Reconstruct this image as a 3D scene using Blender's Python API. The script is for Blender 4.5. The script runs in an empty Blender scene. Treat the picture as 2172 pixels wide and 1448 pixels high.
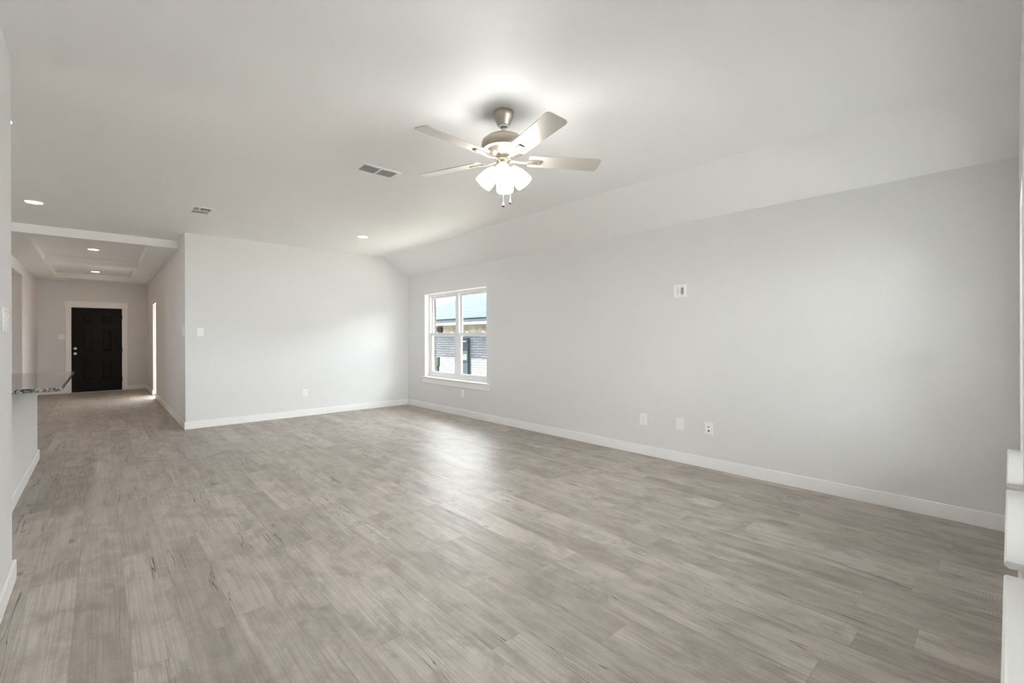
import bpy, bmesh, math, random
from mathutils import Vector, Matrix
random.seed(7)
SC = bpy.context.scene
COL = SC.collection
R = math.radians

# ---------------------------------------------------------------- camera, sky, sun, exposure
cam_d = bpy.data.cameras.new('camera')
cam = bpy.data.objects.new('camera', cam_d); COL.objects.link(cam)
cam_d.sensor_fit = 'HORIZONTAL'; cam_d.sensor_width = 36.0
cam_d.lens = 960.0 / 2172.0 * 36.0
cam_d.shift_y = -8.7 / 2172.0
cam_d.clip_start = 0.01; cam_d.clip_end = 200
YAW = math.atan2(872, 960)
cam.matrix_world = (Matrix.Translation((0, 0, 1.277)) @ Matrix.Rotation(-YAW, 4, 'Z')
                    @ Matrix.Rotation(R(90), 4, 'X') @ Matrix.Rotation(R(-0.18), 4, 'Z'))
SC.camera = cam

W = bpy.data.worlds.new('sky'); SC.world = W; W.use_nodes = True
bg = W.node_tree.nodes['Background']
bg.inputs[0].default_value = (0.935, 0.970, 1.0, 1); bg.inputs[1].default_value = 12.6

sun_d = bpy.data.lights.new('sun', 'SUN'); sun_d.energy = 55.0; sun_d.angle = R(0.6)
sun_d.color = (1.0, 0.96, 0.9)
sun = bpy.data.objects.new('sun', sun_d); COL.objects.link(sun)
sun.rotation_euler = Vector((1.0, -0.6, -2.45)).to_track_quat('-Z', 'Y').to_euler()
sun.location = (-6, 8, 20)

SC.view_settings.view_transform = 'Standard'
SC.view_settings.look = 'None'
SC.view_settings.gamma = 1.0
SC.view_settings.use_curve_mapping = False
SC.view_settings.exposure = 1.12
SC.cycles.use_denoising = True
SC.cycles.max_bounces = 14
SC.cycles.diffuse_bounces = 8
SC.cycles.glossy_bounces = 4
SC.cycles.transparent_max_bounces = 12
SC.cycles.caustics_reflective = False
SC.cycles.caustics_refractive = False
SC.cycles.sample_clamp_indirect = 6.0

LED_ROOM = 75.0      # emission of the can lights in the living room / kitchen
LED_HALL = 32.0
FAN_L = 12.0
BULB_L = 550.0

# ---------------------------------------------------------------- node helpers
class NT:
    def __init__(s, name):
        s.m = bpy.data.materials.new(name); s.m.use_nodes = True
        s.t = s.m.node_tree; s.n = s.t.nodes; s.l = s.t.links
        s.bsdf = s.n['Principled BSDF']; s.out = s.n['Material Output']
    def node(s, typ, **kw):
        nd = s.n.new(typ)
        for k, v in kw.items(): setattr(nd, k, v)
        return nd
    def put(s, sock, v):
        if v is None: return
        if hasattr(v, 'is_linked') or hasattr(v, 'links'): s.l.new(v, sock)
        else: sock.default_value = v
    def math(s, op, a, b=None, c=None, clamp=False):
        nd = s.node('ShaderNodeMath', operation=op, use_clamp=clamp)
        s.put(nd.inputs[0], a); s.put(nd.inputs[1], b)
        if c is not None: s.put(nd.inputs[2], c)
        return nd.outputs[0]
    def xyz(s, kind='Object'):
        tc = s.node('ShaderNodeTexCoord'); sp = s.node('ShaderNodeSeparateXYZ')
        s.l.new(tc.outputs[kind], sp.inputs[0]); return sp.outputs
    def vec(s, x, y, z=0.0):
        nd = s.node('ShaderNodeCombineXYZ')
        s.put(nd.inputs[0], x); s.put(nd.inputs[1], y); s.put(nd.inputs[2], z); return nd.outputs[0]
    def noise(s, v, scale=1.0, detail=2.0, rough=0.5, dist=0.0):
        nd = s.node('ShaderNodeTexNoise')
        if v is not None: s.l.new(v, nd.inputs['Vector'])
        nd.inputs['Scale'].default_value = scale; nd.inputs['Detail'].default_value = detail
        nd.inputs['Roughness'].default_value = rough; nd.inputs['Distortion'].default_value = dist
        return nd.outputs['Fac']
    def ramp(s, f, stops):
        nd = s.node('ShaderNodeValToRGB'); e = nd.color_ramp.elements
        while len(e) < len(stops): e.new(0.5)
        for i, (p, c) in enumerate(stops):
            e[i].position = p; e[i].color = (c, c, c, 1) if isinstance(c, (int, float)) else (*c, 1)
        s.l.new(f, nd.inputs[0]); return nd.outputs[0]
    def mix(s, f, a, b, mode='MIX'):
        nd = s.node('ShaderNodeMix', data_type='RGBA', blend_type=mode)
        s.put(nd.inputs[0], f)
        for i, v in ((6, a), (7, b)):
            if isinstance(v, tuple): v = (*v[:3], 1)
            s.put(nd.inputs[i], v)
        return nd.outputs[2]
    def bump(s, h, strength=0.2, dist=0.01, normal=None):
        nd = s.node('ShaderNodeBump'); nd.inputs['Strength'].default_value = strength
        nd.inputs['Distance'].default_value = dist; s.l.new(h, nd.inputs['Height'])
        if normal is not None: s.l.new(normal, nd.inputs['Normal'])
        return nd.outputs[0]

def simple(name, col, rough=0.5, metal=0.0, spec=0.5, bump=None, aniso=0.0):
    k = NT(name); b = k.bsdf
    b.inputs['Base Color'].default_value = (*col, 1); b.inputs['Roughness'].default_value = rough
    b.inputs['Metallic'].default_value = metal; b.inputs['Specular IOR Level'].default_value = spec
    if aniso: b.inputs['Anisotropic'].default_value = aniso
    if bump:
        tc = k.node('ShaderNodeTexCoord')
        n = k.noise(tc.outputs['Object'], bump[0], 3, 0.6)
        k.l.new(k.bump(n, bump[1], bump[2]), b.inputs['Normal'])
    return k.m

def emis(name, col, strength):
    k = NT(name); e = k.node('ShaderNodeEmission')
    e.inputs[0].default_value = (*col, 1); e.inputs[1].default_value = strength
    k.l.new(e.outputs[0], k.out.inputs[0]); return k.m

def lit_glass(name, col, strength):
    k = NT(name); b = k.bsdf
    b.inputs['Base Color'].default_value = (0.92, 0.92, 0.91, 1); b.inputs['Roughness'].default_value = 0.35
    b.inputs['Emission Color'].default_value = (*col, 1); b.inputs['Emission Strength'].default_value = strength
    return k.m

def paint(name, col, rough=0.55, scale=260, st=0.06):
    k = NT(name); b = k.bsdf
    tc = k.node('ShaderNodeTexCoord')
    big = k.noise(tc.outputs['Object'], 1.3, 2, 0.5)
    c = k.mix(big, tuple(v * 0.985 for v in col), tuple(min(1, v * 1.012) for v in col))
    k.l.new(c, b.inputs['Base Color'])
    b.inputs['Roughness'].default_value = rough; b.inputs['Specular IOR Level'].default_value = 0.3
    n = k.noise(tc.outputs['Object'], scale, 2, 0.6)
    k.l.new(k.bump(n, st, 0.002), b.inputs['Normal'])
    return k.m

def floor_mat():
    k = NT('grey oak vinyl planks'); b = k.bsdf
    X, Y, Z = k.xyz()
    PW, PL = 0.182, 1.22
    u = k.math('DIVIDE', k.math('SUBTRACT', X, 0.27), PW)
    row = k.math('FLOOR', u); fu = k.math('FRACT', u)
    wn = k.node('ShaderNodeTexWhiteNoise', noise_dimensions='1D'); k.l.new(row, wn.inputs['W'])
    v = k.math('DIVIDE', k.math('ADD', Y, k.math('MULTIPLY', wn.outputs['Value'], PL * 7.0)), PL)
    colm = k.math('FLOOR', v); fv = k.math('FRACT', v)
    w2 = k.node('ShaderNodeTexWhiteNoise', noise_dimensions='2D')
    k.l.new(k.vec(row, colm), w2.inputs['Vector'])
    sp = k.node('ShaderNodeSeparateColor'); k.l.new(w2.outputs['Color'], sp.inputs[0])
    r1, r2, r3 = sp.outputs[0], sp.outputs[1], sp.outputs[2]
    off = k.math('MULTIPLY', r2, 37.0); off2 = k.math('MULTIPLY', r3, 53.0)
    Xo = k.math('ADD', X, off); Yo = k.math('ADD', Y, off2)
    # long grain, soft blotches, fine grain
    grain = k.noise(k.vec(k.math('MULTIPLY', Xo, 26.0), k.math('MULTIPLY', Yo, 1.1), off), 1.0, 5, 0.66, 0.3)
    fine = k.noise(k.vec(k.math('MULTIPLY', Xo, 150.0), k.math('MULTIPLY', Yo, 2.4), off), 1.0, 3, 0.6)
    blot = k.noise(k.vec(k.math('MULTIPLY', Xo, 7.5), k.math('MULTIPLY', Yo, 4.0), off2), 1.0, 7, 0.68, 0.4)
    base = k.mix(r1, (0.375, 0.331, 0.293), (0.540, 0.488, 0.443))
    c = k.mix(k.ramp(blot, [(0.42, 0.0), (0.64, 0.62)]), base, (0.195, 0.170, 0.146))
    c = k.mix(k.ramp(grain, [(0.46, 0.0), (0.74, 0.34)]), c, (0.20, 0.173, 0.148))
    c = k.mix(k.ramp(fine, [(0.38, 0.0), (0.66, 0.48)]), c, (0.22, 0.193, 0.166))
    # pale brushed streaks
    pale = k.noise(k.vec(k.math('MULTIPLY', Xo, 15.0), k.math('MULTIPLY', Yo, 0.9), off2), 1.0, 3, 0.5)
    c = k.mix(k.ramp(pale, [(0.52, 0.0), (0.75, 0.45)]), c, (0.50, 0.45, 0.395))
    # saw marks across the grain
    saw = k.node('ShaderNodeTexWave', wave_type='BANDS', bands_direction='Y')
    k.l.new(k.vec(k.math('MULTIPLY', Xo, 0.6), Yo), saw.inputs['Vector'])
    saw.inputs['Scale'].default_value = 26.0; saw.inputs['Distortion'].default_value = 5.0
    saw.inputs['Detail'].default_value = 3.0; saw.inputs['Detail Scale'].default_value = 3.0
    sm = k.noise(k.vec(k.math('MULTIPLY', Xo, 14.0), k.math('MULTIPLY', Yo, 2.2), off), 1.0, 2, 0.5)
    sawf = k.math('MULTIPLY', k.ramp(saw.outputs['Fac'], [(0.45, 0.0), (0.8, 1.0)]), k.ramp(sm, [(0.60, 0.0), (0.70, 0.5)]))
    c = k.mix(sawf, c, (0.20, 0.172, 0.145))
    # wandering dark cracks along the grain: thin iso-lines of a stretched noise, only here and there
    cn = k.noise(k.vec(k.math('MULTIPLY', Xo, 15.0), k.math('MULTIPLY', Yo, 0.5), off2), 1.0, 3, 0.55, 0.12)
    cm = k.noise(k.vec(k.math('MULTIPLY', Xo, 6.0), k.math('MULTIPLY', Yo, 1.3), off), 1.0, 1, 0.5)
    line = k.ramp(k.math('ABSOLUTE', k.math('SUBTRACT', cn, 0.5)), [(0.0, 1.0), (0.008, 0.0)])
    crack = k.math('MULTIPLY', line, k.ramp(cm, [(0.54, 0.0), (0.60, 0.95)]))
    c = k.mix(crack, c, (0.075, 0.06, 0.048))
    # knots
    vo = k.node('ShaderNodeTexVoronoi', feature='F1')
    k.l.new(k.vec(k.math('MULTIPLY', Xo, 3.4), k.math('MULTIPLY', Yo, 1.3), off), vo.inputs['Vector'])
    vo.inputs['Scale'].default_value = 1.0
    knot = k.ramp(vo.outputs['Distance'], [(0.0, 0.8), (0.045, 0.55), (0.07, 0.0)])
    c = k.mix(knot, c, (0.15, 0.125, 0.10))
    # seams
    eu = k.math('MINIMUM', fu, k.math('SUBTRACT', 1.0, fu))
    ev = k.math('MINIMUM', fv, k.math('SUBTRACT', 1.0, fv))
    seam = k.math('MAXIMUM', k.math('LESS_THAN', eu, 0.0055), k.math('LESS_THAN', ev, 0.0009))
    c = k.mix(k.math('MULTIPLY', seam, 0.38), c, (0.14, 0.115, 0.09))
    k.l.new(c, b.inputs['Base Color'])
    rg = k.math('ADD', 0.37, k.math('MULTIPLY', fine, 0.14))
    k.l.new(rg, b.inputs['Roughness'])
    b.inputs['Specular IOR Level'].default_value = 0.42
    hgt = k.math('SUBTRACT', k.math('MULTIPLY', fine, 0.5), k.math('ADD', k.math('MULTIPLY', seam, 0.8), k.math('MULTIPLY', crack, 0.6)))
    k.l.new(k.bump(hgt, 0.18, 0.002), b.inputs['Normal'])
    return k.m

def granite_mat():
    k = NT('speckled granite'); b = k.bsdf
    tc = k.node('ShaderNodeTexCoord')
    n1 = k.noise(tc.outputs['Object'], 38, 5, 0.7, 1.0)
    n2 = k.noise(tc.outputs['Object'], 120, 3, 0.6)
    c = k.ramp(n1, [(0.43, (0.015, 0.015, 0.018)), (0.53, (0.25, 0.24, 0.23)), (0.63, (0.70, 0.68, 0.65))])
    c = k.mix(k.ramp(n2, [(0.55, 0.0), (0.62, 0.6)]), c, (0.05, 0.05, 0.055))
    k.l.new(c, b.inputs['Base Color'])
    b.inputs['Roughness'].default_value = 0.09; b.inputs['Specular IOR Level'].default_value = 0.8
    return k.m

def brick_mat(name, axis, c1, c2, mortar, sx=1.0):
    k = NT(name); b = k.bsdf
    X, Y, Z = k.xyz()
    br = k.node('ShaderNodeTexBrick')
    k.l.new(k.vec(Y if axis == 'Y' else X, Z), br.inputs['Vector'])
    br.inputs['Color1'].default_value = (*c1, 1); br.inputs['Color2'].default_value = (*c2, 1)
    br.inputs['Mortar'].default_value = (*mortar, 1)
    br.inputs['Scale'].default_value = 1.0; br.inputs['Mortar Size'].default_value = 0.009
    br.inputs['Brick Width'].default_value = 0.21 * sx; br.inputs['Row Height'].default_value = 0.075
    tc = k.node('ShaderNodeTexCoord')
    n = k.noise(tc.outputs['Object'], 16, 4, 0.7)
    c = k.mix(k.ramp(n, [(0.42, 0.0), (0.70, 0.7)]), br.outputs['Color'], tuple(v * 0.55 for v in c1))
    k.l.new(c, b.inputs['Base Color']); b.inputs['Roughness'].default_value = 0.85; b.inputs['Specular IOR Level'].default_value = 0.05
    k.l.new(k.bump(br.outputs['Fac'], -0.6, 0.008), b.inputs['Normal'])
    return k.m

def shingle_mat():
    k = NT('asphalt shingles'); b = k.bsdf
    X, Y, Z = k.xyz()
    d = k.math('MULTIPLY', X, 1.118 / 0.165)
    row = k.math('FLOOR', d); fr = k.math('FRACT', d)
    br = k.node('ShaderNodeTexWhiteNoise', noise_dimensions='2D')
    tab = k.math('FLOOR', k.math('ADD', k.math('DIVIDE', Y, 0.33), k.math('MULTIPLY', row, 0.37)))
    k.l.new(k.vec(tab, row), br.inputs['Vector'])
    c = k.mix(br.outputs['Value'], (0.0062, 0.0094, 0.0125), (0.0085, 0.0122, 0.0158))
    edge = k.math('MULTIPLY', k.ramp(fr, [(0.02, 1.0), (0.20, 0.0)]), k.math('ADD', 0.25, k.math('GREATER_THAN', br.outputs['Value'], 0.4)), clamp=True)
    c = k.mix(k.math('MULTIPLY', edge, 0.85), c, (0.0012, 0.0016, 0.002))
    k.l.new(c, b.inputs['Base Color']); b.inputs['Roughness'].default_value = 0.9
    b.inputs['Specular IOR Level'].default_value = 0.05
    k.l.new(k.bump(k.math('SUBTRACT', 1.0, fr), 0.4, 0.012), b.inputs['Normal'])
    return k.m

def glass_mat():
    k = NT('window glass')
    tr = k.node('ShaderNodeBsdfTransparent'); gl = k.node('ShaderNodeBsdfGlossy')
    tr.inputs[0].default_value = (0.97, 0.985, 0.98, 1); gl.inputs['Roughness'].default_value = 0.0
    lw = k.node('ShaderNodeLayerWeight'); lw.inputs[0].default_value = 0.5
    fac = k.math('ADD', 0.02, k.math('MULTIPLY', k.math('POWER', lw.outputs['Facing'], 5.0), 0.4))
    mx = k.node('ShaderNodeMixShader')
    k.l.new(fac, mx.inputs[0]); k.l.new(tr.outputs[0], mx.inputs[1]); k.l.new(gl.outputs[0], mx.inputs[2])
    k.l.new(mx.outputs[0], k.out.inputs[0]); return k.m

def screen_mat():
    k = NT('fine insect screen')
    tr = k.node('ShaderNodeBsdfTransparent'); df = k.node('ShaderNodeBsdfDiffuse'); df.inputs[0].default_value = (0.05, 0.055, 0.06, 1)
    mx = k.node('ShaderNodeMixShader'); mx.inputs[0].default_value = 0.16
    k.l.new(tr.outputs[0], mx.inputs[1]); k.l.new(df.outputs[0], mx.inputs[2]); k.l.new(mx.outputs[0], k.out.inputs[0]); return k.m

def frieze_mat():
    k = NT('stained frieze board'); b = k.bsdf
    X, Y, Z = k.xyz()
    n = k.noise(k.vec(k.math('MULTIPLY', Y, 22.0), k.math('MULTIPLY', Z, 3.0)), 1.0, 4, 0.65)
    k.l.new(k.ramp(n, [(0.35, (0.052, 0.047, 0.033)), (0.52, (0.118, 0.114, 0.095)), (0.7, (0.165, 0.165, 0.152))]), b.inputs['Base Color'])
    b.inputs['Roughness'].default_value = 0.8; b.inputs['Specular IOR Level'].default_value = 0.1
    return k.m

def grass_mat():
    k = NT('lawn'); b = k.bsdf
    tc = k.node('ShaderNodeTexCoord')
    n = k.noise(tc.outputs['Object'], 9, 5, 0.7)
    k.l.new(k.ramp(n, [(0.35, (0.26, 0.25, 0.215)), (0.65, (0.34, 0.33, 0.30))]), b.inputs['Base Color'])
    b.inputs['Roughness'].default_value = 0.95; b.inputs['Specular IOR Level'].default_value = 0.05; return k.m

def nickel_mat():
    k = NT('brushed nickel'); b = k.bsdf
    b.inputs['Base Color'].default_value = (0.50, 0.455, 0.39, 1); b.inputs['Metallic'].default_value = 1.0
    b.inputs['Roughness'].default_value = 0.34
    X, Y, Z = k.xyz()
    n = k.noise(k.vec(k.math('MULTIPLY', X, 8.0), k.math('MULTIPLY', Y, 8.0), k.math('MULTIPLY', Z, 420.0)), 1.0, 2, 0.5)
    k.l.new(k.math('ADD', 0.34, k.math('MULTIPLY', n, 0.16)), b.inputs['Roughness'])
    return k.m

M = dict(
    wall=paint('greige wall paint', (0.770, 0.770, 0.776)),
    ceil=paint('ceiling paint', (0.915, 0.916, 0.920), scale=190, st=0.10),
    trim=simple('white trim enamel', (0.91, 0.91, 0.905), 0.32, spec=0.4),
    vinyl=simple('white window vinyl', (0.84, 0.84, 0.85), 0.30, spec=0.4),
    plate=simple('white device plastic', (0.92, 0.92, 0.91), 0.28, spec=0.4),
    slot=simple('dark slot', (0.04, 0.04, 0.04), 0.6),
    grey=simple('grey brush insert', (0.42, 0.42, 0.41), 0.8),
    screw=simple('dull screw head', (0.45, 0.45, 0.44), 0.5),
    floor=floor_mat(), granite=granite_mat(),
    door=simple('black door enamel', (0.0095, 0.0085, 0.0075), 0.5, spec=0.15, bump=(140, 0.05, 0.001)),
    knob=simple('satin nickel hardware', (0.62, 0.58, 0.52), 0.28, 1.0),
    hinge=simple('oil dark hinge', (0.10, 0.09, 0.08), 0.4, 0.8),
    thresh=simple('aluminium threshold', (0.55, 0.53, 0.50), 0.4, 0.7),
    nickel=nickel_mat(),
    blade=simple('silver fan blade', (0.63, 0.595, 0.55), 0.36, 0.5, 0.5),
    shade=lit_glass('lit frosted glass shade', (1.0, 0.975, 0.935), FAN_L),
    bulb=emis('lit bulb', (1.0, 0.965, 0.91), BULB_L),
    chain=simple('white pull chain', (0.80, 0.77, 0.70), 0.35, 0.3),
    walnut=simple('dark wood pendant tip', (0.05, 0.035, 0.025), 0.4),
    led=emis('lit can light lens', (1.0, 0.98, 0.955), LED_ROOM),
    led_hall=emis('lit warm can light lens', (1.0, 0.62, 0.31), LED_HALL),
    vent=simple('white steel register', (0.90, 0.90, 0.89), 0.4, spec=0.4),
    duct=simple('dark duct', (0.03, 0.03, 0.03), 0.8),
    brick_n=brick_mat('painted grey brick', 'Y', (0.105, 0.112, 0.124), (0.080, 0.087, 0.098), (0.024, 0.026, 0.030), 1.7),
    brick_o=brick_mat('tan house brick', 'X', (0.13, 0.12, 0.10), (0.09, 0.085, 0.075), (0.17, 0.165, 0.15)),
    shingle=shingle_mat(), ridge=simple('dark ridge cap', (0.004, 0.005, 0.006), 0.9, spec=0.03),
    fascia=simple('slate blue fascia', (0.0115, 0.0155, 0.019), 0.7, spec=0.05),
    soffit=simple('white drip board', (0.30, 0.31, 0.32), 0.6, spec=0.1),
    frieze=frieze_mat(),
    utility=simple('blue grey utility steel', (0.014, 0.020, 0.024), 0.7, spec=0.05),
    utilg=simple('green grey utility steel', (0.018, 0.025, 0.0235), 0.7, spec=0.05),
    black=simple('black lantern metal', (0.006, 0.006, 0.007), 0.7, spec=0.05),
    cedar=simple('weathered cedar boards', (0.16, 0.12, 0.085), 0.85, bump=(25, 0.2, 0.003)),
    concrete=simple('pale concrete', (0.58, 0.57, 0.55), 0.9, bump=(30, 0.1, 0.004)),
    lawn=grass_mat(), glass=glass_mat(), screen=screen_mat(),
)

# ---------------------------------------------------------------- mesh helpers
class MB:
    def __init__(s): s.b = bmesh.new()
    def box(s, x0, x1, y0, y1, z0, z1, bev=0.0, seg=2, mat=None):
        t = bmesh.new()
        vs = [t.verts.new((x, y, z)) for x in (x0, x1) for y in (y0, y1) for z in (z0, z1)]
        for f in ((0, 1, 3, 2), (4, 6, 7, 5), (0, 4, 5, 1), (2, 3, 7, 6), (0, 2, 6, 4), (1, 5, 7, 3)):
            t.faces.new([vs[i] for i in f])
        bmesh.ops.recalc_face_normals(t, faces=t.faces)
        if bev: bmesh.ops.bevel(t, geom=t.edges[:], offset=bev, segments=seg, affect='EDGES', profile=0.5)
        s.join(t, mat); return s
    def join(s, t, mat=None):
        if mat is not None: bmesh.ops.transform(t, matrix=mat, verts=t.verts)
        me = bpy.data.meshes.new('t'); t.to_mesh(me); t.free(); s.b.from_mesh(me); bpy.data.meshes.remove(me)
    def lathe(s, prof, n=32, mat=None, close=False):
        t = bmesh.new(); rings = []
        for r, z in prof:
            if r < 1e-5: rings.append([t.verts.new((0, 0, z))])
            else: rings.append([t.verts.new((r * math.cos(2 * math.pi * i / n), r * math.sin(2 * math.pi * i / n), z)) for i in range(n)])
        for a, b in zip(rings, rings[1:]):
            for i in range(n):
                j = (i + 1) % n
                if len(a) == 1 and len(b) == 1: continue
                if len(a) == 1: t.faces.new((a[0], b[i], b[j]))
                elif len(b) == 1: t.faces.new((a[i], a[j], b[0]))
                else: t.faces.new((a[i], a[j], b[j], b[i]))
        bmesh.ops.recalc_face_normals(t, faces=t.faces)
        s.join(t, mat); return s
    def cyl(s, p0, p1, r, n=16, r2=None):
        p0, p1 = Vector(p0), Vector(p1); d = p1 - p0
        q = d.to_track_quat('Z', 'Y').to_matrix().to_4x4()
        r2 = r if r2 is None else r2
        return s.lathe([(0, 0), (r, 0), (r2, d.length), (0, d.length)], n, Matrix.Translation(p0) @ q)
    def tube(s, pts, r, n=10):
        pts = [Vector(p) for p in pts]
        for a, b in zip(pts, pts[1:]): s.cyl(a, b, r, n)
        return s
    def prism(s, poly, axis, a, b, bev=0.0):
        # poly: 2D points; axis 'X': (y,z) swept in x, 'Y': (x,z) swept in y, 'Z': (x,y) swept in z
        t = bmesh.new()
        def P(p, h): return {'X': (h, p[0], p[1]), 'Y': (p[0], h, p[1]), 'Z': (p[0], p[1], h)}[axis]
        v0 = [t.verts.new(P(p, a)) for p in poly]; v1 = [t.verts.new(P(p, b)) for p in poly]
        n = len(poly)
        t.faces.new(v0); t.faces.new(v1[::-1])
        for i in range(n): t.faces.new((v0[i], v1[i], v1[(i + 1) % n], v0[(i + 1) % n]))
        bmesh.ops.recalc_face_normals(t, faces=t.faces)
        if bev: bmesh.ops.bevel(t, geom=t.edges[:], offset=bev, segments=2, affect='EDGES', profile=0.5)
        s.join(t); return s
    def obj(s, name, mat, parent=None, loc=(0, 0, 0), rot=(0, 0, 0), smooth=False):
        me = bpy.data.meshes.new(name); s.b.to_mesh(me); s.b.free()
        me.materials.append(M[mat] if isinstance(mat, str) else mat)
        o = bpy.data.objects.new(name, me); COL.objects.link(o)
        o.location = loc; o.rotation_euler = rot
        if parent: o.parent = parent
        if smooth:
            for p in me.polygons: p.use_smooth = True
            me.set_sharp_from_angle(angle=R(26))
        return o

def tag(o, label=None, cat=None, group=None, kind=None):
    if label: o['label'] = label
    if cat: o['category'] = cat
    if group: o['group'] = group
    if kind: o['kind'] = kind
    return o
def thing(name, label, cat, loc=(0, 0, 0), rz=0.0, group=None, kind=None):
    o = bpy.data.objects.new(name, None); COL.objects.link(o)
    o.empty_display_size = 0.1
    o.location = loc; o.rotation_euler = (0, 0, rz)
    return tag(o, label, cat, group, kind)
def copy_tree(o, parent=None):
    c = o.copy(); COL.objects.link(c)
    if parent: c.parent = parent
    for ch in [x for x in o.children]: copy_tree(ch, c)
    return c
def struct(name, mb, mat, label, cat):
    return tag(mb.obj(name, mat), label, cat, kind='structure')

def grid_wall(mb, axis, t0, t1, a0, a1, z0, z1, holes):
    """wall slab: thickness t0..t1 on the normal axis, a0..a1 along, minus rectangular holes (a0,a1,z0,z1)"""
    A = sorted({a0, a1, *[h[0] for h in holes], *[h[1] for h in holes]})
    Zs = sorted({z0, z1, *[h[2] for h in holes], *[h[3] for h in holes]})
    for i in range(len(A) - 1):
        # merge vertical runs so that plain columns stay one box
        run = None
        for j in range(len(Zs) - 1):
            ca, cz = (A[i] + A[i + 1]) / 2, (Zs[j] + Zs[j + 1]) / 2
            solid = not any(h[0] < ca < h[1] and h[2] < cz < h[3] for h in holes)
            if solid and run is None: run = Zs[j]
            if run is not None and (not solid or j == len(Zs) - 2):
                top = Zs[j + 1] if solid else Zs[j]
                if axis == 'X': mb.box(t0, t1, A[i], A[i + 1], run, top)
                else: mb.box(A[i], A[i + 1], t0, t1, run, top)
                run = None
    return mb

# ---------------------------------------------------------------- dimensions (metres)
CZ = 2.76; XB = 4.365; YA = 7.78; YB = -0.04; XH = 0.875; XL = -1.07; YE = 14.85; XP = -0.35; XR = 3.84; ZB = 2.43
WIN_Z0, WIN_Z1 = 0.575, 2.063
SIDE_WIN = (5.378, 7.17)
BACK_WIN = [(3.255, 4.12), (2.145, 3.015), (1.04, 1.915)]

# ---------------------------------------------------------------- the setting
struct('floor', MB().box(-4.7, 4.56, -0.24, 15.0, -0.12, 0.0), 'floor', 'grey brown wood plank floor running from the living room into the hall', 'floor')
c = MB().box(-4.7, XR, -0.24, 15.0, CZ, CZ + 0.15)
sl = (CZ - ZB) / (XB - XR)
c.prism([(XR, CZ), (4.62, CZ - sl * (4.62 - XR)), (4.62, CZ + 0.15), (XR, CZ + 0.15)], 'Y', -0.24, 15.0)
struct('ceiling', c, 'ceil', 'pale textured ceiling, flat and then sloping down to the window wall', 'ceiling')

w = grid_wall(MB(), 'X', XB, 4.56, -0.24, 15.0, 0.0, ZB + 0.02, [(*SIDE_WIN, WIN_Z0, WIN_Z1), (12.5, 13.2, 1.25, 2.06)])
struct('wall_right', w, 'wall', 'long pale greige wall with one window at its far end', 'wall')
w = MB().prism([(XH, 0), (XB + 0.02, 0), (XB + 0.02, ZB - 0.02), (XR, CZ + 0.01), (XH, CZ + 0.01)], 'Y', YA, YA + 0.12)
struct('wall_far', w, 'wall', 'far greige wall between the hall opening and the window corner', 'wall')
w = grid_wall(MB(), 'Y', -0.24, YB, -4.7, 4.56, 0.0, CZ + 0.02, [(*b, WIN_Z0, WIN_Z1) for b in BACK_WIN])
struct('wall_back', w, 'wall', 'window wall along the right edge of the view, seen nearly edge-on', 'wall')
struct('wall_left', MB().box(XP - 0.12, XP, YB, 3.55, 0.0, CZ + 0.01), 'wall', 'end of the pale partition wall at the left edge of the view', 'wall')
w = grid_wall(MB(), 'X', XH, XH + 0.12, YA + 0.12, 15.0, 0.0, CZ + 0.01, [(12.3, 13.1, 0.0, 2.05)])
struct('wall_hall_right', w, 'wall', 'right-hand wall of the dim hall with a doorway near its end', 'wall')
w = grid_wall(MB(), 'X', XL - 0.19, XL, 8.52, 15.0, 0.0, CZ + 0.01, [(10.9, 12.2, 0.0, 2.45)])
struct('wall_hall_left', w, 'wall', 'left-hand wall of the dim hall with a tall opening', 'wall')
struct('wall_entry', MB().box(XL - 0.19, XH + 0.12, YE, 15.0, 0.0, CZ + 0.01), 'wall', 'end wall of the hall around the black front door', 'wall')
w = grid_wall(MB(), 'X', -4.7, -4.58, YB, 8.64, 0.0, CZ + 0.01, [(4.5, 5.5, 1.05, 2.06)])  # unseen window opening, added to let daylight in from the kitchen side
w.box(-4.58, XL - 0.19, 8.52, 8.64, 0.0, CZ + 0.01)
w.box(-3.2, XL - 0.19, 10.4, 10.5, 0, CZ + 0.01); w.box(-3.2, XL - 0.19, 12.75, 12.85, 0, CZ + 0.01); w.box(-3.3, -3.2, 10.4, 12.85, 0, CZ + 0.01)
struct('wall_kitchen', w, 'wall', 'kitchen and side hall walls hidden behind the left partition', 'wall')

# coffered hall ceiling: one grid of dropped beams
ZC = 2.645
c = MB()
c.box(XL, XH, 8.52, 8.66, ZC, CZ + 0.005, 0.002)
c.box(XL, -0.73, 8.66, YE, ZC, CZ + 0.005, 0.002); c.box(0.535, XH, 8.66, YE, ZC, CZ + 0.005, 0.002)
c.box(-0.73, 0.535, 11.42, 11.98, ZC, CZ + 0.005, 0.002); c.box(-0.73, 0.535, 14.25, YE, ZC, CZ + 0.005, 0.002)
struct('trim_1', c, 'ceil', 'dropped coffer beams framing two ceiling trays over the hall', 'ceiling beams')

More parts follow.
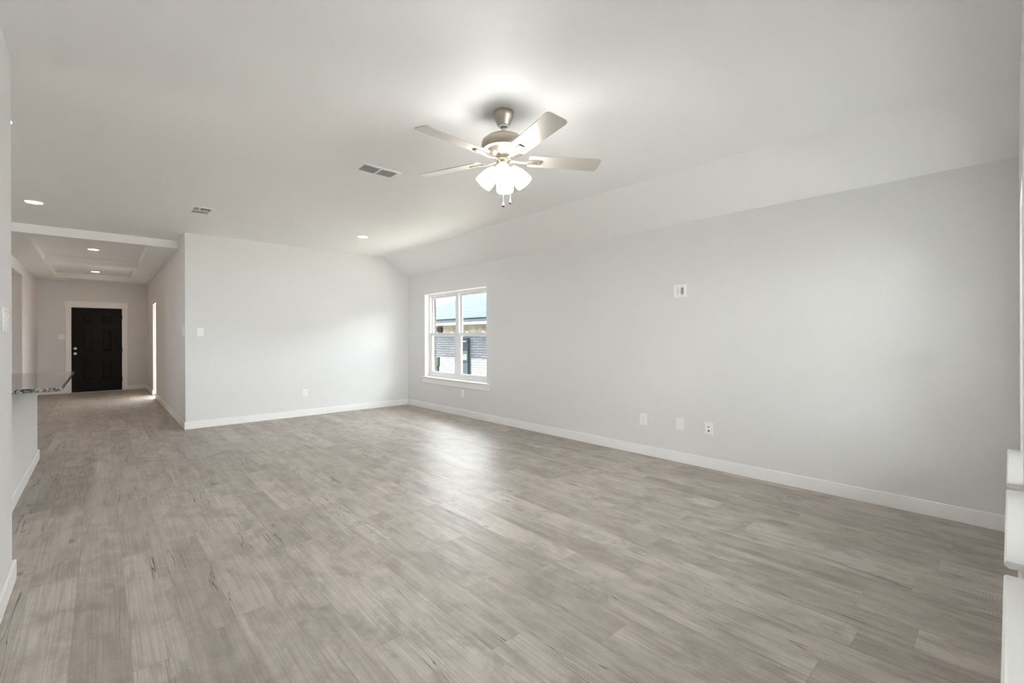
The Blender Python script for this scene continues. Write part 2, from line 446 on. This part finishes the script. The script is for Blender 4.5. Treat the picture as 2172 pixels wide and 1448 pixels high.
# baseboards
BH, BT = 0.105, 0.015
def baseboard(name, segs, label):
    mb = MB()
    for s in segs: mb.box(*s, 0.0, BH, 0.003, 1)
    return struct(name, mb, 'trim', label, 'baseboard')
baseboard('baseboard_right', [(XB - BT, XB, YB, YA)], 'white baseboard along the long window wall')
baseboard('baseboard_far', [(XH - BT, XB - BT, YA - BT, YA)], 'white baseboard along the far wall below the dimmer switch')
baseboard('baseboard_left', [(XP, XP + BT, YB, 3.55 + BT), (XP - 0.12, XP, 3.55, 3.55 + BT)], 'white baseboard on the end of the left partition')
baseboard('baseboard_hall_right', [(XH - BT, XH, YA, 12.3), (XH - BT, XH, 13.1 - BT, YE), (XH, XH + 0.12, 13.1 - BT, 13.1)], 'white baseboard down the right side of the hall')
baseboard('baseboard_hall_left', [(XL, XL + BT, 8.6, 10.9), (XL, XL + BT, 12.2, YE)], 'white baseboard down the left side of the hall')
baseboard('baseboard_entry', [(XL + BT, -0.612, YE - BT, YE), (0.492, XH - BT, YE - BT, YE)], 'white baseboard either side of the front door')
baseboard('baseboard_back', [(XP + BT, XB - BT, YB, YB + BT)], 'white baseboard under the back windows')

# unseen brick wall added beside the back windows to block grazing daylight
struct('wall_added_wing', MB().box(0.86, 1.02, -5.2, -0.24, -0.7, 2.62), 'brick_o', 'unseen brick wall added outside the back windows to block grazing light', 'wall')

struct('added_patio', MB().box(-0.55, 7.0, -5.5, -0.24, -0.70, -0.10), 'concrete', 'pale concrete patio slab, unseen, added outside the back windows to bounce daylight', 'added_patio')  # unseen slab, added to bounce light up onto the ceiling
struct('added_patio_roof', MB().box(1.02, 7.0, -2.8, -0.24, 2.50, 2.62), 'soffit', 'unseen flat roof added to cut sky light over the patio outside the back windows', 'roof')  # unseen cover, added to cut the sky light entering the back windows
struct('eave', MB().box(4.62, 5.35, -0.3, 15.1, 2.32, 2.45), 'soffit', 'unseen roof overhang added above the twin window to block overhead sky', 'roof')  # unseen overhang, added to hold back overhead sky at the twin window
# ---------------------------------------------------------------- windows
def frame_rect(mb, x0, x1, z0, z1, y0, y1, wl, wr, wb, wt, bev=0.003):
    mb.box(x0, x0 + wl, y0, y1, z0, z1, bev, 1); mb.box(x1 - wr, x1, y0, y1, z0, z1, bev, 1)
    mb.box(x0 + wl, x1 - wr, y0, y1, z0, z0 + wb, bev, 1); mb.box(x0 + wl, x1 - wr, y0, y1, z1 - wt, z1, bev, 1)

def make_window(name, label, loc, rz, width, units, stool_over, stool_proj, apron=True, screen=False):
    root = thing(name, label, 'window', loc, rz, kind='structure')
    h = WIN_Z1 - WIN_Z0; x0, x1 = -width / 2, width / 2
    j = MB()
    j.box(x0, x0 + 0.008, 0.0, 0.195, 0, h); j.box(x1 - 0.008, x1, 0.0, 0.195, 0, h); j.box(x0, x1, 0.0, 0.195, h - 0.008, h)
    j.obj('jamb_liner', 'trim', root)
    x0 += 0.008; x1 -= 0.008; h -= 0.008
    f = MB(); zb = 0.0
    frame_rect(f, x0, x1, zb, h, 0.085, 0.165, 0.042, 0.042, 0.045, 0.040)
    uw = (x1 - x0) / units
    for k in range(1, units):
        f.box(x0 + uw * k - 0.045, x0 + uw * k + 0.045, 0.083, 0.165, zb, h, 0.003, 1)
    f.obj('window_frame', 'vinyl', root)
    for k in range(units):
        a = x0 + uw * k + (0.042 if k == 0 else 0.045); b = x0 + uw * (k + 1) - (0.042 if k == units - 1 else 0.045)
        zm = 0.732
        up = MB(); frame_rect(up, a, b, zm + 0.0, h - 0.040, 0.128, 0.152, 0.034, 0.034, 0.045, 0.036)
        u = up.obj('upper_sash', 'vinyl', root)
        MB().box(a + 0.03, b - 0.03, 0.138, 0.142, zm + 0.04, h - 0.072).obj('pane', 'glass', u)
        lo = MB(); frame_rect(lo, a, b, zb + 0.045, zm + 0.052, 0.094, 0.122, 0.046, 0.046, 0.05, 0.05)
        l = lo.obj('lower_sash', 'vinyl', root)
        MB().box(a + 0.042, b - 0.042, 0.106, 0.110, zb + 0.09, zm + 0.008).obj('pane', 'glass', l)
        if screen: MB().box(a + 0.004, b - 0.004, 0.156, 0.158, zb + 0.045, zm + 0.03).obj('insect_screen', 'screen', l)
        for s in (0.22, 0.78):
            lk = MB(); cx = a + (b - a) * s
            lk.box(cx - 0.028, cx + 0.028, 0.098, 0.120, zm + 0.052, zm + 0.064, 0.003)
            lk.box(cx - 0.008, cx + 0.030, 0.088, 0.102, zm + 0.060, zm + 0.070, 0.003)
            lk.obj('sash_lock', 'vinyl', l)
    st = MB(); p = stool_proj
    xs0, xs1 = -width / 2 - stool_over, width / 2 + stool_over
    # bullnosed stool with horns past the opening
    prof = [(0.0, -0.022), (0.0, 0.0), (-p + 0.006, 0.0), (-p + 0.001, -0.004), (-p, -0.010), (-p + 0.002, -0.016), (-p + 0.010, -0.022)]
    st.prism(prof, 'X', xs0, xs1)
    st.box(-width / 2 + 0.0, width / 2, 0.0, 0.085, -0.022, 0.001)
    st.obj('window_stool', 'trim', root)
    if apron:
        ap = MB().box(xs0 + 0.032, xs1 - 0.032, -0.018, 0.0, -0.022 - 0.088, -0.022, 0.002, 1)
        ap.obj('apron', 'trim', root)
    return root
ys = (SIDE_WIN[0] + SIDE_WIN[1]) / 2
make_window('window_1', 'white twin single-hung window looking onto the neighbouring brick house', (XB, ys, WIN_Z0), R(-90), SIDE_WIN[1] - SIDE_WIN[0], 2, 0.085, 0.045, screen=True)
for i, b in enumerate(BACK_WIN):
    pl = ['farthest of the three back windows, beside the corner, with its white stool', 'middle back window with its white stool', 'nearest back window with its long white stool at the lower right'][i]
    make_window('window_%d' % (i + 2), pl, ((b[0] + b[1]) / 2, YB, WIN_Z0), R(180), b[1] - b[0], 1, 0.055, 0.055)

# ---------------------------------------------------------------- front door
DX0, DX1, DZ = -0.511, 0.386, 2.010
root = thing('door_1', 'black six-panel front door in white craftsman casing at the end of the hall', 'door', (0, YE, 0), kind='structure')
def door_slab():
    mb = MB(); y0, y1 = -0.022, -0.001
    cols = [(-0.333, -0.125), (0.008, 0.216)]; rows = [(0.275, 0.765), (0.955, 1.490), (1.640, 1.850)]
    holes = [(a, b, c_, d) for a, b in cols for c_, d in rows]
    grid_wall(mb, 'Y', y0, y1, DX0, DX1, 0.012, DZ, holes)
    for a, b, c_, d in holes:
        mb.box(a, b, y0 + 0.013, y1, c_, d)
        # raised field with a sloped edge
        t = bmesh.new(); m, n = 0.028, 0.055
        o = [t.verts.new(p) for p in ((a + m, y0 + 0.013, c_ + m), (b - m, y0 + 0.013, c_ + m), (b - m, y0 + 0.013, d - m), (a + m, y0 + 0.013, d - m))]
        i = [t.verts.new(p) for p in ((a + n, y0 + 0.003, c_ + n), (b - n, y0 + 0.003, c_ + n), (b - n, y0 + 0.003, d - n), (a + n, y0 + 0.003, d - n))]
        t.faces.new(i)
        for q in range(4): t.faces.new((o[q], o[(q + 1) % 4], i[(q + 1) % 4], i[q]))
        bmesh.ops.recalc_face_normals(t, faces=t.faces)
        mb.join(t)
    return mb
door_slab().obj('door_leaf', 'door', root)
cs = MB(); ct = 0.020
cs.box(DX0 - 0.101, DX0 - 0.003, -ct, 0, 0, 2.020, 0.002, 1); cs.box(DX1 + 0.003, DX1 + 0.106, -ct, 0, 0, 2.020, 0.002, 1)
cs.box(DX0 - 0.112, DX1 + 0.117, -ct - 0.006, 0, 2.020, 2.150, 0.002, 1)
cs.box(DX0 - 0.118, DX1 + 0.123, -ct - 0.014, 0, 2.150, 2.163, 0.002, 1)
cs.obj('casing', 'trim', root)
MB().box(DX0 - 0.01, DX1 + 0.01, -0.05, 0, 0, 0.012, 0.002).obj('threshold', 'thresh', root)
ROTY = Matrix.Rotation(R(90), 4, 'X')          # lathe axis z -> -y
def rose(mb, x, z, ball):
    t = Matrix.Translation((x, -0.022, z)) @ ROTY
    if ball: mb.lathe([(0, 0), (0.033, 0), (0.033, 0.006), (0.014, 0.012), (0.012, 0.032), (0.022, 0.040), (0.029, 0.052), (0.027, 0.064), (0.016, 0.072), (0, 0.074)], 24, t)
    else: mb.lathe([(0, 0), (0.032, 0), (0.031, 0.010), (0.026, 0.018), (0.012, 0.022), (0, 0.022)], 24, t)
    return mb
rose(MB(), -0.45, 0.925, True).obj('door_knob', 'knob', root, smooth=True)
d = rose(MB(), -0.45, 1.047, False); d.box(-0.455, -0.445, -0.062, -0.04, 1.03, 1.064, 0.003); d.obj('deadbolt', 'knob', root, smooth=True)
for z in (0.27, 1.0, 1.80):
    MB().cyl((DX1 + 0.002, -0.026, z - 0.05), (DX1 + 0.002, -0.026, z + 0.05), 0.008, 10).obj('hinge', 'hinge', root, smooth=True)
# inner casing of the doorway glimpsed in the left hall opening
c = MB().box(-1.30, -1.262, 12.13, 12.2, 0, 2.12, 0.002); c.box(-1.30, -1.262, 11.4, 12.2, 2.12, 2.21, 0.002)
struct('trim_2', c, 'trim', 'slim white casing inside the left hall opening', 'door casing')

# ---------------------------------------------------------------- kitchen bar
t = thing('kitchen_island', 'pale half-height island wall under the granite top at the left', 'kitchen island', (-0.5, 5.85, 0))
MB().box(-0.9, 0.0, -1.08, 1.08, 0, 0.888).obj('island_body', 'wall', t)
b = MB().box(0.0, BT, -1.08, 1.08 + BT, 0, BH, 0.003, 1); b.box(-0.9, 0.0, 1.08, 1.08 + BT, 0, BH, 0.003, 1)
b.obj('baseboard', 'trim', t)
g = MB().box(-1.45, -0.215, 4.73, 6.96, 0.888, 0.918, 0.005, 2).obj('countertop', 'granite')
tag(g, 'speckled black and white granite countertop jutting out past the left partition', 'countertop')

# ---------------------------------------------------------------- ceiling fan
FX, FY = 1.967, 2.242
fwd = Vector((math.sin(YAW), math.cos(YAW), 0)); rgt = Vector((math.cos(YAW), -math.sin(YAW), 0))
fan = thing('ceiling_fan', 'brushed nickel five-blade ceiling fan with a cluster of lit frosted shades', 'ceiling fan', (FX, FY, CZ))
q = MB().lathe([(0, 0), (0.064, 0), (0.066, -0.006), (0.066, -0.030), (0.064, -0.036), (0.040, -0.086), (0.038, -0.090), (0.030, -0.090), (0, -0.086)], 40)
q.obj('canopy', 'nickel', fan, smooth=True)
MB().lathe([(0.034, -0.090), (0.036, -0.094), (0.030, -0.099), (0.018, -0.100), (0.016, -0.09)], 32).obj('canopy_ring', 'trim', fan, smooth=True)
MB().cyl((0, 0, -0.20), (0, 0, -0.08), 0.0125, 20).obj('downrod', 'nickel', fan, smooth=True)
q = MB().lathe([(0, -0.146), (0.022, -0.148), (0.026, -0.158), (0.070, -0.164), (0.118, -0.176), (0.138, -0.192), (0.144, -0.210), (0.144, -0.246), (0.140, -0.256), (0.128, -0.258),
               (0.106, -0.254), (0.098, -0.262), (0.088, -0.276), (0.066, -0.292), (0.058, -0.294), (0, -0.292)], 56)
q.obj('motor_housing', 'nickel', fan, smooth=True)
q = MB().lathe([(0, -0.290), (0.052, -0.292), (0.054, -0.298), (0.054, -0.318), (0.050, -0.322), (0, -0.322)], 40)
q.obj('flywheel', 'nickel', fan, smooth=True)
q = MB().lathe([(0, -0.318), (0.046, -0.322), (0.048, -0.328), (0.048, -0.385), (0.044, -0.392), (0.034, -0.412), (0.020, -0.422), (0, -0.424)], 40)
q.obj('switch_housing', 'nickel', fan, smooth=True)

def blade_mesh():
    mb = MB(); L0, L1, w0, w1, th = 0.165, 0.655, 0.060, 0.068, 0.0035
    pts = []
    def arc(cx, cy, r, a0, a1, n=6):
        for i in range(n + 1):
            a = R(a0 + (a1 - a0) * i / n); pts.append((cx + r * math.cos(a), cy + r * math.sin(a)))
    arc(L1 - 0.026, w1 - 0.026, 0.026, 0, 90) ; pts.append((L0 + 0.03, w0)); arc(L0 + 0.02, w0 - 0.02, 0.02, 90, 180)
    arc(L0 + 0.02, -w0 + 0.02, 0.02, 180, 270); arc(L1 - 0.026, -w1 + 0.026, 0.026, 270, 360)
    seen = []
    for p in pts:
        if not seen or (Vector(p) - Vector(seen[-1])).length > 1e-4: seen.append(p)
    mb.prism(seen, 'Z', -th, th)
    return mb
def iron_mesh():
    # flat bracket: ring at the hub, slim arm that drops and widens to a plate screwed under the blade
    mb = MB()
    t = bmesh.new()
    st = [(0.045, 0.017, -0.006, 0.004), (0.085, 0.012, -0.010, 0.004), (0.125, 0.012, -0.016, 0.004), (0.165, 0.018, -0.013, 0.004), (0.205, 0.022, -0.0085, 0.004), (0.255, 0.020, -0.0085, 0.004)]
    rings = []
    for x, w, z, h in st:
        rings.append([t.verts.new(p) for p in ((x, -w, z - h), (x, w, z - h), (x, w, z + h), (x, -w, z + h))])
    for a, b in zip(rings, rings[1:]):
        for i in range(4): t.faces.new((a[i], a[(i + 1) % 4], b[(i + 1) % 4], b[i]))
    t.faces.new(rings[0][::-1]); t.faces.new(rings[-1])
    bmesh.ops.recalc_face_normals(t, faces=t.faces)
    bmesh.ops.bevel(t, geom=t.edges[:], offset=0.0025, segments=2, affect='EDGES', profile=0.5)
    mb.join(t)
    for x, y in ((0.190, 0.010), (0.190, -0.010), (0.238, 0.0)): mb.cyl((x, y, -0.0165), (x, y, -0.011), 0.005, 8)
    return mb
b0 = None
for k in range(5):
    th = R(8.5 + 72 * k); d = fwd * math.cos(th) + rgt * math.sin(th)
    ang = math.atan2(d.y, d.x)
    # clockwise-leading edge is the higher one: twist about the blade's own axis
    rot = (Matrix.Rotation(ang, 4, 'Z') @ Matrix.Rotation(R(-12), 4, 'X')).to_euler()
    if b0 is None:
        b0 = blade_mesh().obj('fan_blade', 'blade', fan)
        i0 = iron_mesh().obj('blade_iron', 'nickel', b0, smooth=True)
        o = b0
    else:
        o = b0.copy(); COL.objects.link(o); o.parent = fan
        ii = i0.copy(); COL.objects.link(ii); ii.parent = o
    o.location = (0, 0, -0.312); o.rotation_euler = rot

def shade_mesh():
    # open bell, mouth down; axis z, neck at 0
    pr = [(0.024, 0.004), (0.028, -0.006), (0.041, -0.030), (0.051, -0.060), (0.057, -0.094), (0.0585, -0.124), (0.056, -0.135), (0.054, -0.124), (0.053, -0.094), (0.047, -0.060), (0.037, -0.030), (0.024, -0.008), (0.0, -0.004)]
    return MB().lathe(pr, 32)
s0 = None
for k in range(4):
    th = R(183 + 90 * k); d = fwd * math.cos(th) + rgt * math.sin(th)
    ang = math.atan2(d.y, d.x); tilt = R(40)
    # tip the mouth outwards
    rot = (Matrix.Rotation(ang, 4, 'Z') @ Matrix.Rotation(-tilt, 4, 'Y')).to_euler()
    loc = Vector((0, 0, -0.372)) + d * 0.052
    if s0 is None:
        s0 = o = shade_mesh().obj('lamp_shade', 'shade', fan, smooth=True)
        a0 = MB().lathe([(0, 0.018), (0.016, 0.016), (0.022, 0.006), (0.030, 0.004), (0.031, -0.004), (0.0, -0.004)], 24).cyl((0, 0, 0.01), (-0.02, 0, 0.05), 0.008, 12).obj('lamp_holder', 'nickel', s0, smooth=True)
        u0 = MB().lathe([(0, -0.01), (0.012, -0.02), (0.024, -0.05), (0.026, -0.064), (0.018, -0.082), (0, -0.088)], 16).obj('bulb', 'bulb', s0, smooth=True)
    else:
        o = s0.copy(); COL.objects.link(o); o.parent = fan
        for ch in (a0, u0):
            cc = ch.copy(); COL.objects.link(cc); cc.parent = o
    o.location = loc; o.rotation_euler = rot
for off, zb in (((-rgt * 0.002 - fwd * 0.050), -0.640), ((rgt * 0.043 + fwd * 0.026), -0.597)):
    ch = MB().cyl((off.x, off.y, -0.40), (off.x, off.y, zb + 0.034), 0.0018, 8).obj('pull_chain', 'chain', fan)
    pd = MB().lathe([(0, 0.036), (0.003, 0.034), (0.006, 0.022), (0.0085, 0.012), (0.008, 0.009)], 14, Matrix.Translation((off.x, off.y, zb))).obj('chain_pendant', 'chain', ch, smooth=True)
    MB().lathe([(0, -0.001), (0.005, 0.001), (0.0078, 0.006), (0.008, 0.010), (0, 0.010)], 14, Matrix.Translation((off.x, off.y, zb))).obj('pendant_tip', 'walnut', ch, smooth=True)

# ---------------------------------------------------------------- recessed lights
def can_light(label, x, y, z, mat, group):
    t = thing('recessed_light', label, 'ceiling light', (x, y, z), group=group)
    MB().lathe([(0.064, -0.002), (0.070, -0.008), (0.086, -0.005), (0.090, 0.0), (0.064, 0.0)], 40).obj('trim_ring', 'trim', t, smooth=True)
    MB().lathe([(0, -0.004), (0.060, -0.004), (0.065, -0.002), (0.065, 0.0), (0, 0.0)], 40).obj('lens', mat, t, smooth=True)
    return t
G = 'recessed ceiling lights'
can_light('lit recessed light in the living room ceiling near the far wall', 2.842, 6.372, CZ, 'led', G)
can_light('lit recessed light at the left, between the partition and the hall opening', -0.534, 7.105, CZ, 'led', G)
can_light('recessed light half hidden behind the left partition edge, highest in the photo', -0.515, 4.575, CZ, 'led', G)
can_light('lit recessed light in the nearer hall ceiling tray', -0.088, 10.23, CZ, 'led_hall', G)
can_light('lit recessed light in the farther hall ceiling tray, close to the front door', -0.086, 13.60, CZ, 'led_hall', G)

can_light('added unseen light inside the side hall behind the left hall opening', -1.85, 11.35, CZ, 'led_hall', G)  # added lamp out of view, warms the jamb of the left hall opening

# ---------------------------------------------------------------- ceiling registers
def vent(label, x0, x1, y0, y1, split):
    t = thing('ceiling_vent', label, 'air vent', ((x0 + x1) / 2, (y0 + y1) / 2, CZ), group='white ceiling air registers')
    a, b = (x1 - x0) / 2, (y1 - y0) / 2
    f = MB(); m = 0.026
    f.box(-a, a, -b, -b + m, -0.010, 0, 0.003, 1); f.box(-a, a, b - m, b, -0.010, 0, 0.003, 1)
    f.box(-a, -a + m, -b + m, b - m, -0.010, 0, 0.003, 1); f.box(a - m, a, -b + m, b - m, -0.010, 0, 0.003, 1)
    if split == 'X': f.box(-0.009, 0.009, -b + m, b - m, -0.010, 0)
    else: f.box(-a + m, a - m, -0.007, 0.007, -0.010, 0); f.box(-a * 0.30, -a * 0.30 + 0.012, -b + m, -0.007, -0.010, 0)
    f.obj('vent_frame', 'vent', t)
    MB().box(-a + 0.01, a - 0.01, -b + 0.01, b - 0.01, -0.0012, -0.0002).obj('duct_opening', 'duct', t)
    n = int((2 * b - 2 * m) / 0.021); L = 2 * b - 2 * m
    for i in range(n):
        yc = -b + m + L * (i + 0.5) / n
        if split != 'X' and abs(yc) < 0.012: continue
        s = MB()
        mt = Matrix.Translation((0, yc, -0.0065)) @ Matrix.Rotation(R(42 if split == 'X' else 24), 4, 'X')
        spans = ((-a + m, -0.009), (0.009, a - m)) if split == 'X' else ((-a + m, a - m),)
        for p0, p1 in spans: s.box(p0, p1, -0.0075, 0.0075, -0.0006, 0.0006, mat=mt)
        s.obj('louver', 'vent', t)
    return t
vent('larger white ceiling register left of the fan, with two banks of louvers', 1.645, 2.0, 3.672, 3.874, 'X')
vent('smaller white ceiling register near the hall opening', 0.758, 0.970, 6.128, 6.462, 'Y')

# ---------------------------------------------------------------- wall plates
def plate_body(w, h, d=0.006): return MB().box(-w / 2, w / 2, -d, 0, -h / 2, h / 2, 0.0035, 2)
def screws(root, pts, y=-0.0062, mat='screw', r=0.0032):
    for x, z in pts: MB().cyl((x, y - 0.0008, z), (x, 0, z), r, 10).obj('screw', mat, root)
def rocker(root, x, lit=1):
    rw, rh = 0.033, 0.066
    MB().box(x - rw / 2 - 0.0015, x + rw / 2 + 0.0015, -0.0072, 0, -rh / 2 - 0.0015, rh / 2 + 0.0015, 0.001, 1).obj('switch_bezel', 'plate', root)
    p = MB().prism([(-0.006, -rh / 2), (-0.0095, -rh / 2 + 0.001), (-0.0078, 0), (-0.0115, rh / 2 - 0.001), (-0.006, rh / 2)], 'X', x - rw / 2, x + rw / 2)
    p.obj('rocker', 'plate', root)
def receptacle(root, x, y0=-0.0072):
    r = MB().box(x - 0.0165, x + 0.0165, y0 - 0.001, 0, -0.033, 0.033, 0.001, 1).obj('receptacle', 'plate', root)
    for zc in (0.0165, -0.0165):
        s = MB()
        s.box(x - 0.0075, x - 0.0050, y0 - 0.0014, y0, zc - 0.002, zc + 0.006); s.box(x + 0.0050, x + 0.0075, y0 - 0.0014, y0, zc - 0.002, zc + 0.006)
        s.cyl((x, y0 - 0.0014, zc - 0.0085), (x, y0, zc - 0.0085), 0.0026, 8)
        s.obj('outlet_slots', 'slot', r)
def outlet(label, loc, rz):
    t = thing('wall_outlet', label, 'outlet', loc, rz, group='white duplex outlets')
    plate_body(0.081, 0.121).obj('cover_plate', 'plate', t); receptacle(t, 0)
    screws(t, [(0, 0.048), (0, -0.048)], mat='plate'); return t
def switch(label, loc, rz, gangs):
    t = thing('light_switch', label, 'light switch', loc, rz, group='white light switches')
    plate_body(0.035 + 0.046 * gangs, 0.121).obj('cover_plate', 'plate', t)
    for g_ in range(gangs):
        x = (g_ - (gangs - 1) / 2) * 0.046
        rocker(t, x); screws(t, [(x, 0.048), (x, -0.048)], mat='plate')
    return t
F, B_, L_ = 0.0, R(-90), R(90)
switch('single white switch on the far wall right of the hall opening', (1.053, YA, 1.366), F, 1)
outlet('white outlet low on the far wall', (2.480, YA, 0.378), F)
outlet('white outlet below the apron of the twin window', (XB, 6.008, 0.372), B_)
outlet('white duplex outlet low on the long wall, leftmost of three low plates', (XB, 2.682, 0.384), B_)
t = thing('blank_plate', 'blank white cover plate with two screws, middle of three low plates', 'wall plate', (XB, 2.262, 0.388), B_)
plate_body(0.082, 0.121).obj('cover_plate', 'plate', t); screws(t, [(0, 0.042), (0, -0.042)])
t = thing('cable_plate', 'white plate with two dark jacks, rightmost of three low plates', 'wall plate', (XB, 1.967, 0.388), B_)
plate_body(0.080, 0.121).obj('cover_plate', 'plate', t); screws(t, [(0, 0.046), (0, -0.046)])
MB().cyl((0.0, -0.012, 0.016), (0, 0, 0.016), 0.0055, 10).obj('coax_jack', 'slot', t)
MB().box(-0.010, 0.008, -0.0075, 0, -0.030, -0.016, 0.002).obj('data_jack', 'slot', t)
t = thing('media_plate', 'two-gang white plate high on the long wall with outlet and cable opening', 'wall plate', (XB, 2.257, 1.743), B_)
p = MB(); grid_wall(p, 'Y', -0.010, 0, -0.064, 0.064, -0.064, 0.064, [(-0.041, -0.007, -0.035, 0.035), (0.007, 0.041, -0.035, 0.035)])
p.obj('cover_plate', 'plate', t)
receptacle(t, -0.024, -0.002)
MB().box(0.007, 0.041, -0.003, 0, -0.035, 0.035).obj('brush_insert', 'grey', t)
screws(t, [(-0.024, 0.045), (-0.024, -0.045), (0.024, 0.045), (0.024, -0.045)], y=-0.0102)
switch('two-gang white switch beside the front door casing', (-0.678, YE, 1.316), F, 2)
switch('white switch on the hall side wall near its outer corner, seen edge-on', (XH, 7.965, 1.375), B_, 1)
switch('three-gang white switch on the left partition at the photo edge', (XP, 3.32, 1.37), L_, 3)

# ---------------------------------------------------------------- outside
gr = MB().box(-30, 60, -40, 60, -0.75, -0.70)
struct('ground', gr, 'lawn', 'dry lawn outside between the two houses', 'ground')
v = grid_wall(MB(), 'X', 4.562, 4.665, -0.3, 15.1, -0.7, 2.6, [(SIDE_WIN[0] + 0.03, SIDE_WIN[1] + 0.085, WIN_Z0 - 0.02, WIN_Z1 - 0.02), (12.5, 13.2, 1.25, 2.06)])
struct('wall_outside', v, 'brick_o', 'tan brick outer face beside the twin window opening', 'wall')

fb = MB(); random.seed(3)  # added unseen boards, block low sky light along the side yard
for i in range(26): fb.box(4.68 + i * 0.142, 4.68 + i * 0.142 + 0.138, -1.62, -1.60, -0.7, 1.15 + random.uniform(-0.008, 0.008), 0.002, 1)
fb.box(4.66, 8.38, -1.60, -1.56, -0.4, -0.31); fb.box(4.66, 8.38, -1.60, -1.56, 0.75, 0.84)
struct('added_fence', fb, 'cedar', 'board fence set unseen across the side yard to block low sky', 'added_fence')
NX, EX = 8.4, 8.0            # neighbour's wall face and eave edge
nh = thing('neighbouring_house', 'grey brick house with shingle roof seen through the twin window', 'house', (NX, 11.5, -0.7))
def NL(o): o.location = (-NX, -11.5, 0.7); return o
NL(MB().box(NX, NX + 0.2, -14.0, 24.0, -0.7, 1.42).obj('brick_wall', 'brick_n', nh))
NL(MB().box(NX - 0.012, NX + 0.2, -14.0, 24.0, 1.405, 1.80).obj('frieze', 'frieze', nh))
NL(MB().box(EX - 0.035, EX + 0.02, -14.0, 24.0, 1.735, 1.835).obj('fascia', 'fascia', nh))
NL(MB().box(EX - 0.04, EX + 0.01, -14.0, 24.0, 1.835, 1.852).obj('drip_edge', 'ridge', nh))
NL(MB().box(EX - 0.03, NX + 0.1, -14.0, 24.0, 1.678, 1.735).obj('soffit', 'soffit', nh))
# roof plane z = 1.875 + 0.5 (x - EX); its left end is a swept hip line
def onroof(x, s): return (x, 1.875 + 0.5 * (x - EX))
hip = [(EX - 0.05, 15.8), (8.86, 14.15), (9.05, 13.95), (9.40, 13.70), (9.80, 13.85), (10.6, 14.6), (11.6, 15.5)]
poly = [(EX - 0.05, -14.0)] + hip + [(11.6, -14.0)]
t2 = bmesh.new()
top = [t2.verts.new((x, y, 1.880 + 0.5 * (x - EX))) for x, y in poly]; bot = [t2.verts.new((x, y, 1.866 + 0.5 * (x - EX))) for x, y in poly]
t2.faces.new(top); t2.faces.new(bot[::-1])
for i in range(len(poly)):
    j = (i + 1) % len(poly); t2.faces.new((top[i], bot[i], bot[j], top[j]))
bmesh.ops.recalc_face_normals(t2, faces=t2.faces)
rm = MB(); rm.join(t2); NL(rm.obj('roof', 'shingle', nh))
t = thing('electric_panel', 'tall blue grey utility box on the neighbouring brick wall', 'utility box', (NX - 0.02, 11.33, 0.1))
e = MB().box(-0.08, 0, -0.17, 0.17, 0, 1.16, 0.01); e.obj('cabinet', 'utility', t)
for i in range(4): MB().box(-0.088, -0.08, -0.12, 0.09, 0.50 + i * 0.045, 0.52 + i * 0.045).obj('louver', 'soffit', t)
MB().box(-0.088, -0.08, -0.12, 0.08, 0.42, 0.45).obj('latch', 'black', t)
MB().box(-0.088, -0.08, -0.10, 0.10, 1.05, 1.075).obj('top_slot', 'soffit', t)
t = thing('meter_box', 'green grey meter box on a post at the left of the window view', 'utility box', (7.6, 11.74, -0.7))
MB().box(-0.04, 0.04, -0.075, 0.075, 1.10, 1.39, 0.015).obj('housing', 'utilg', t); MB().cyl((0, 0, 0), (0, 0, 1.10), 0.045, 12).obj('post', 'utilg', t)
t = thing('wall_lantern', 'small black lantern under the neighbouring eave', 'wall lamp', (NX - 0.012, 12.80, 1.44))
MB().box(-0.05, 0, -0.135, 0.135, 0, 0.19, 0.01).obj('lantern_body', 'black', t)
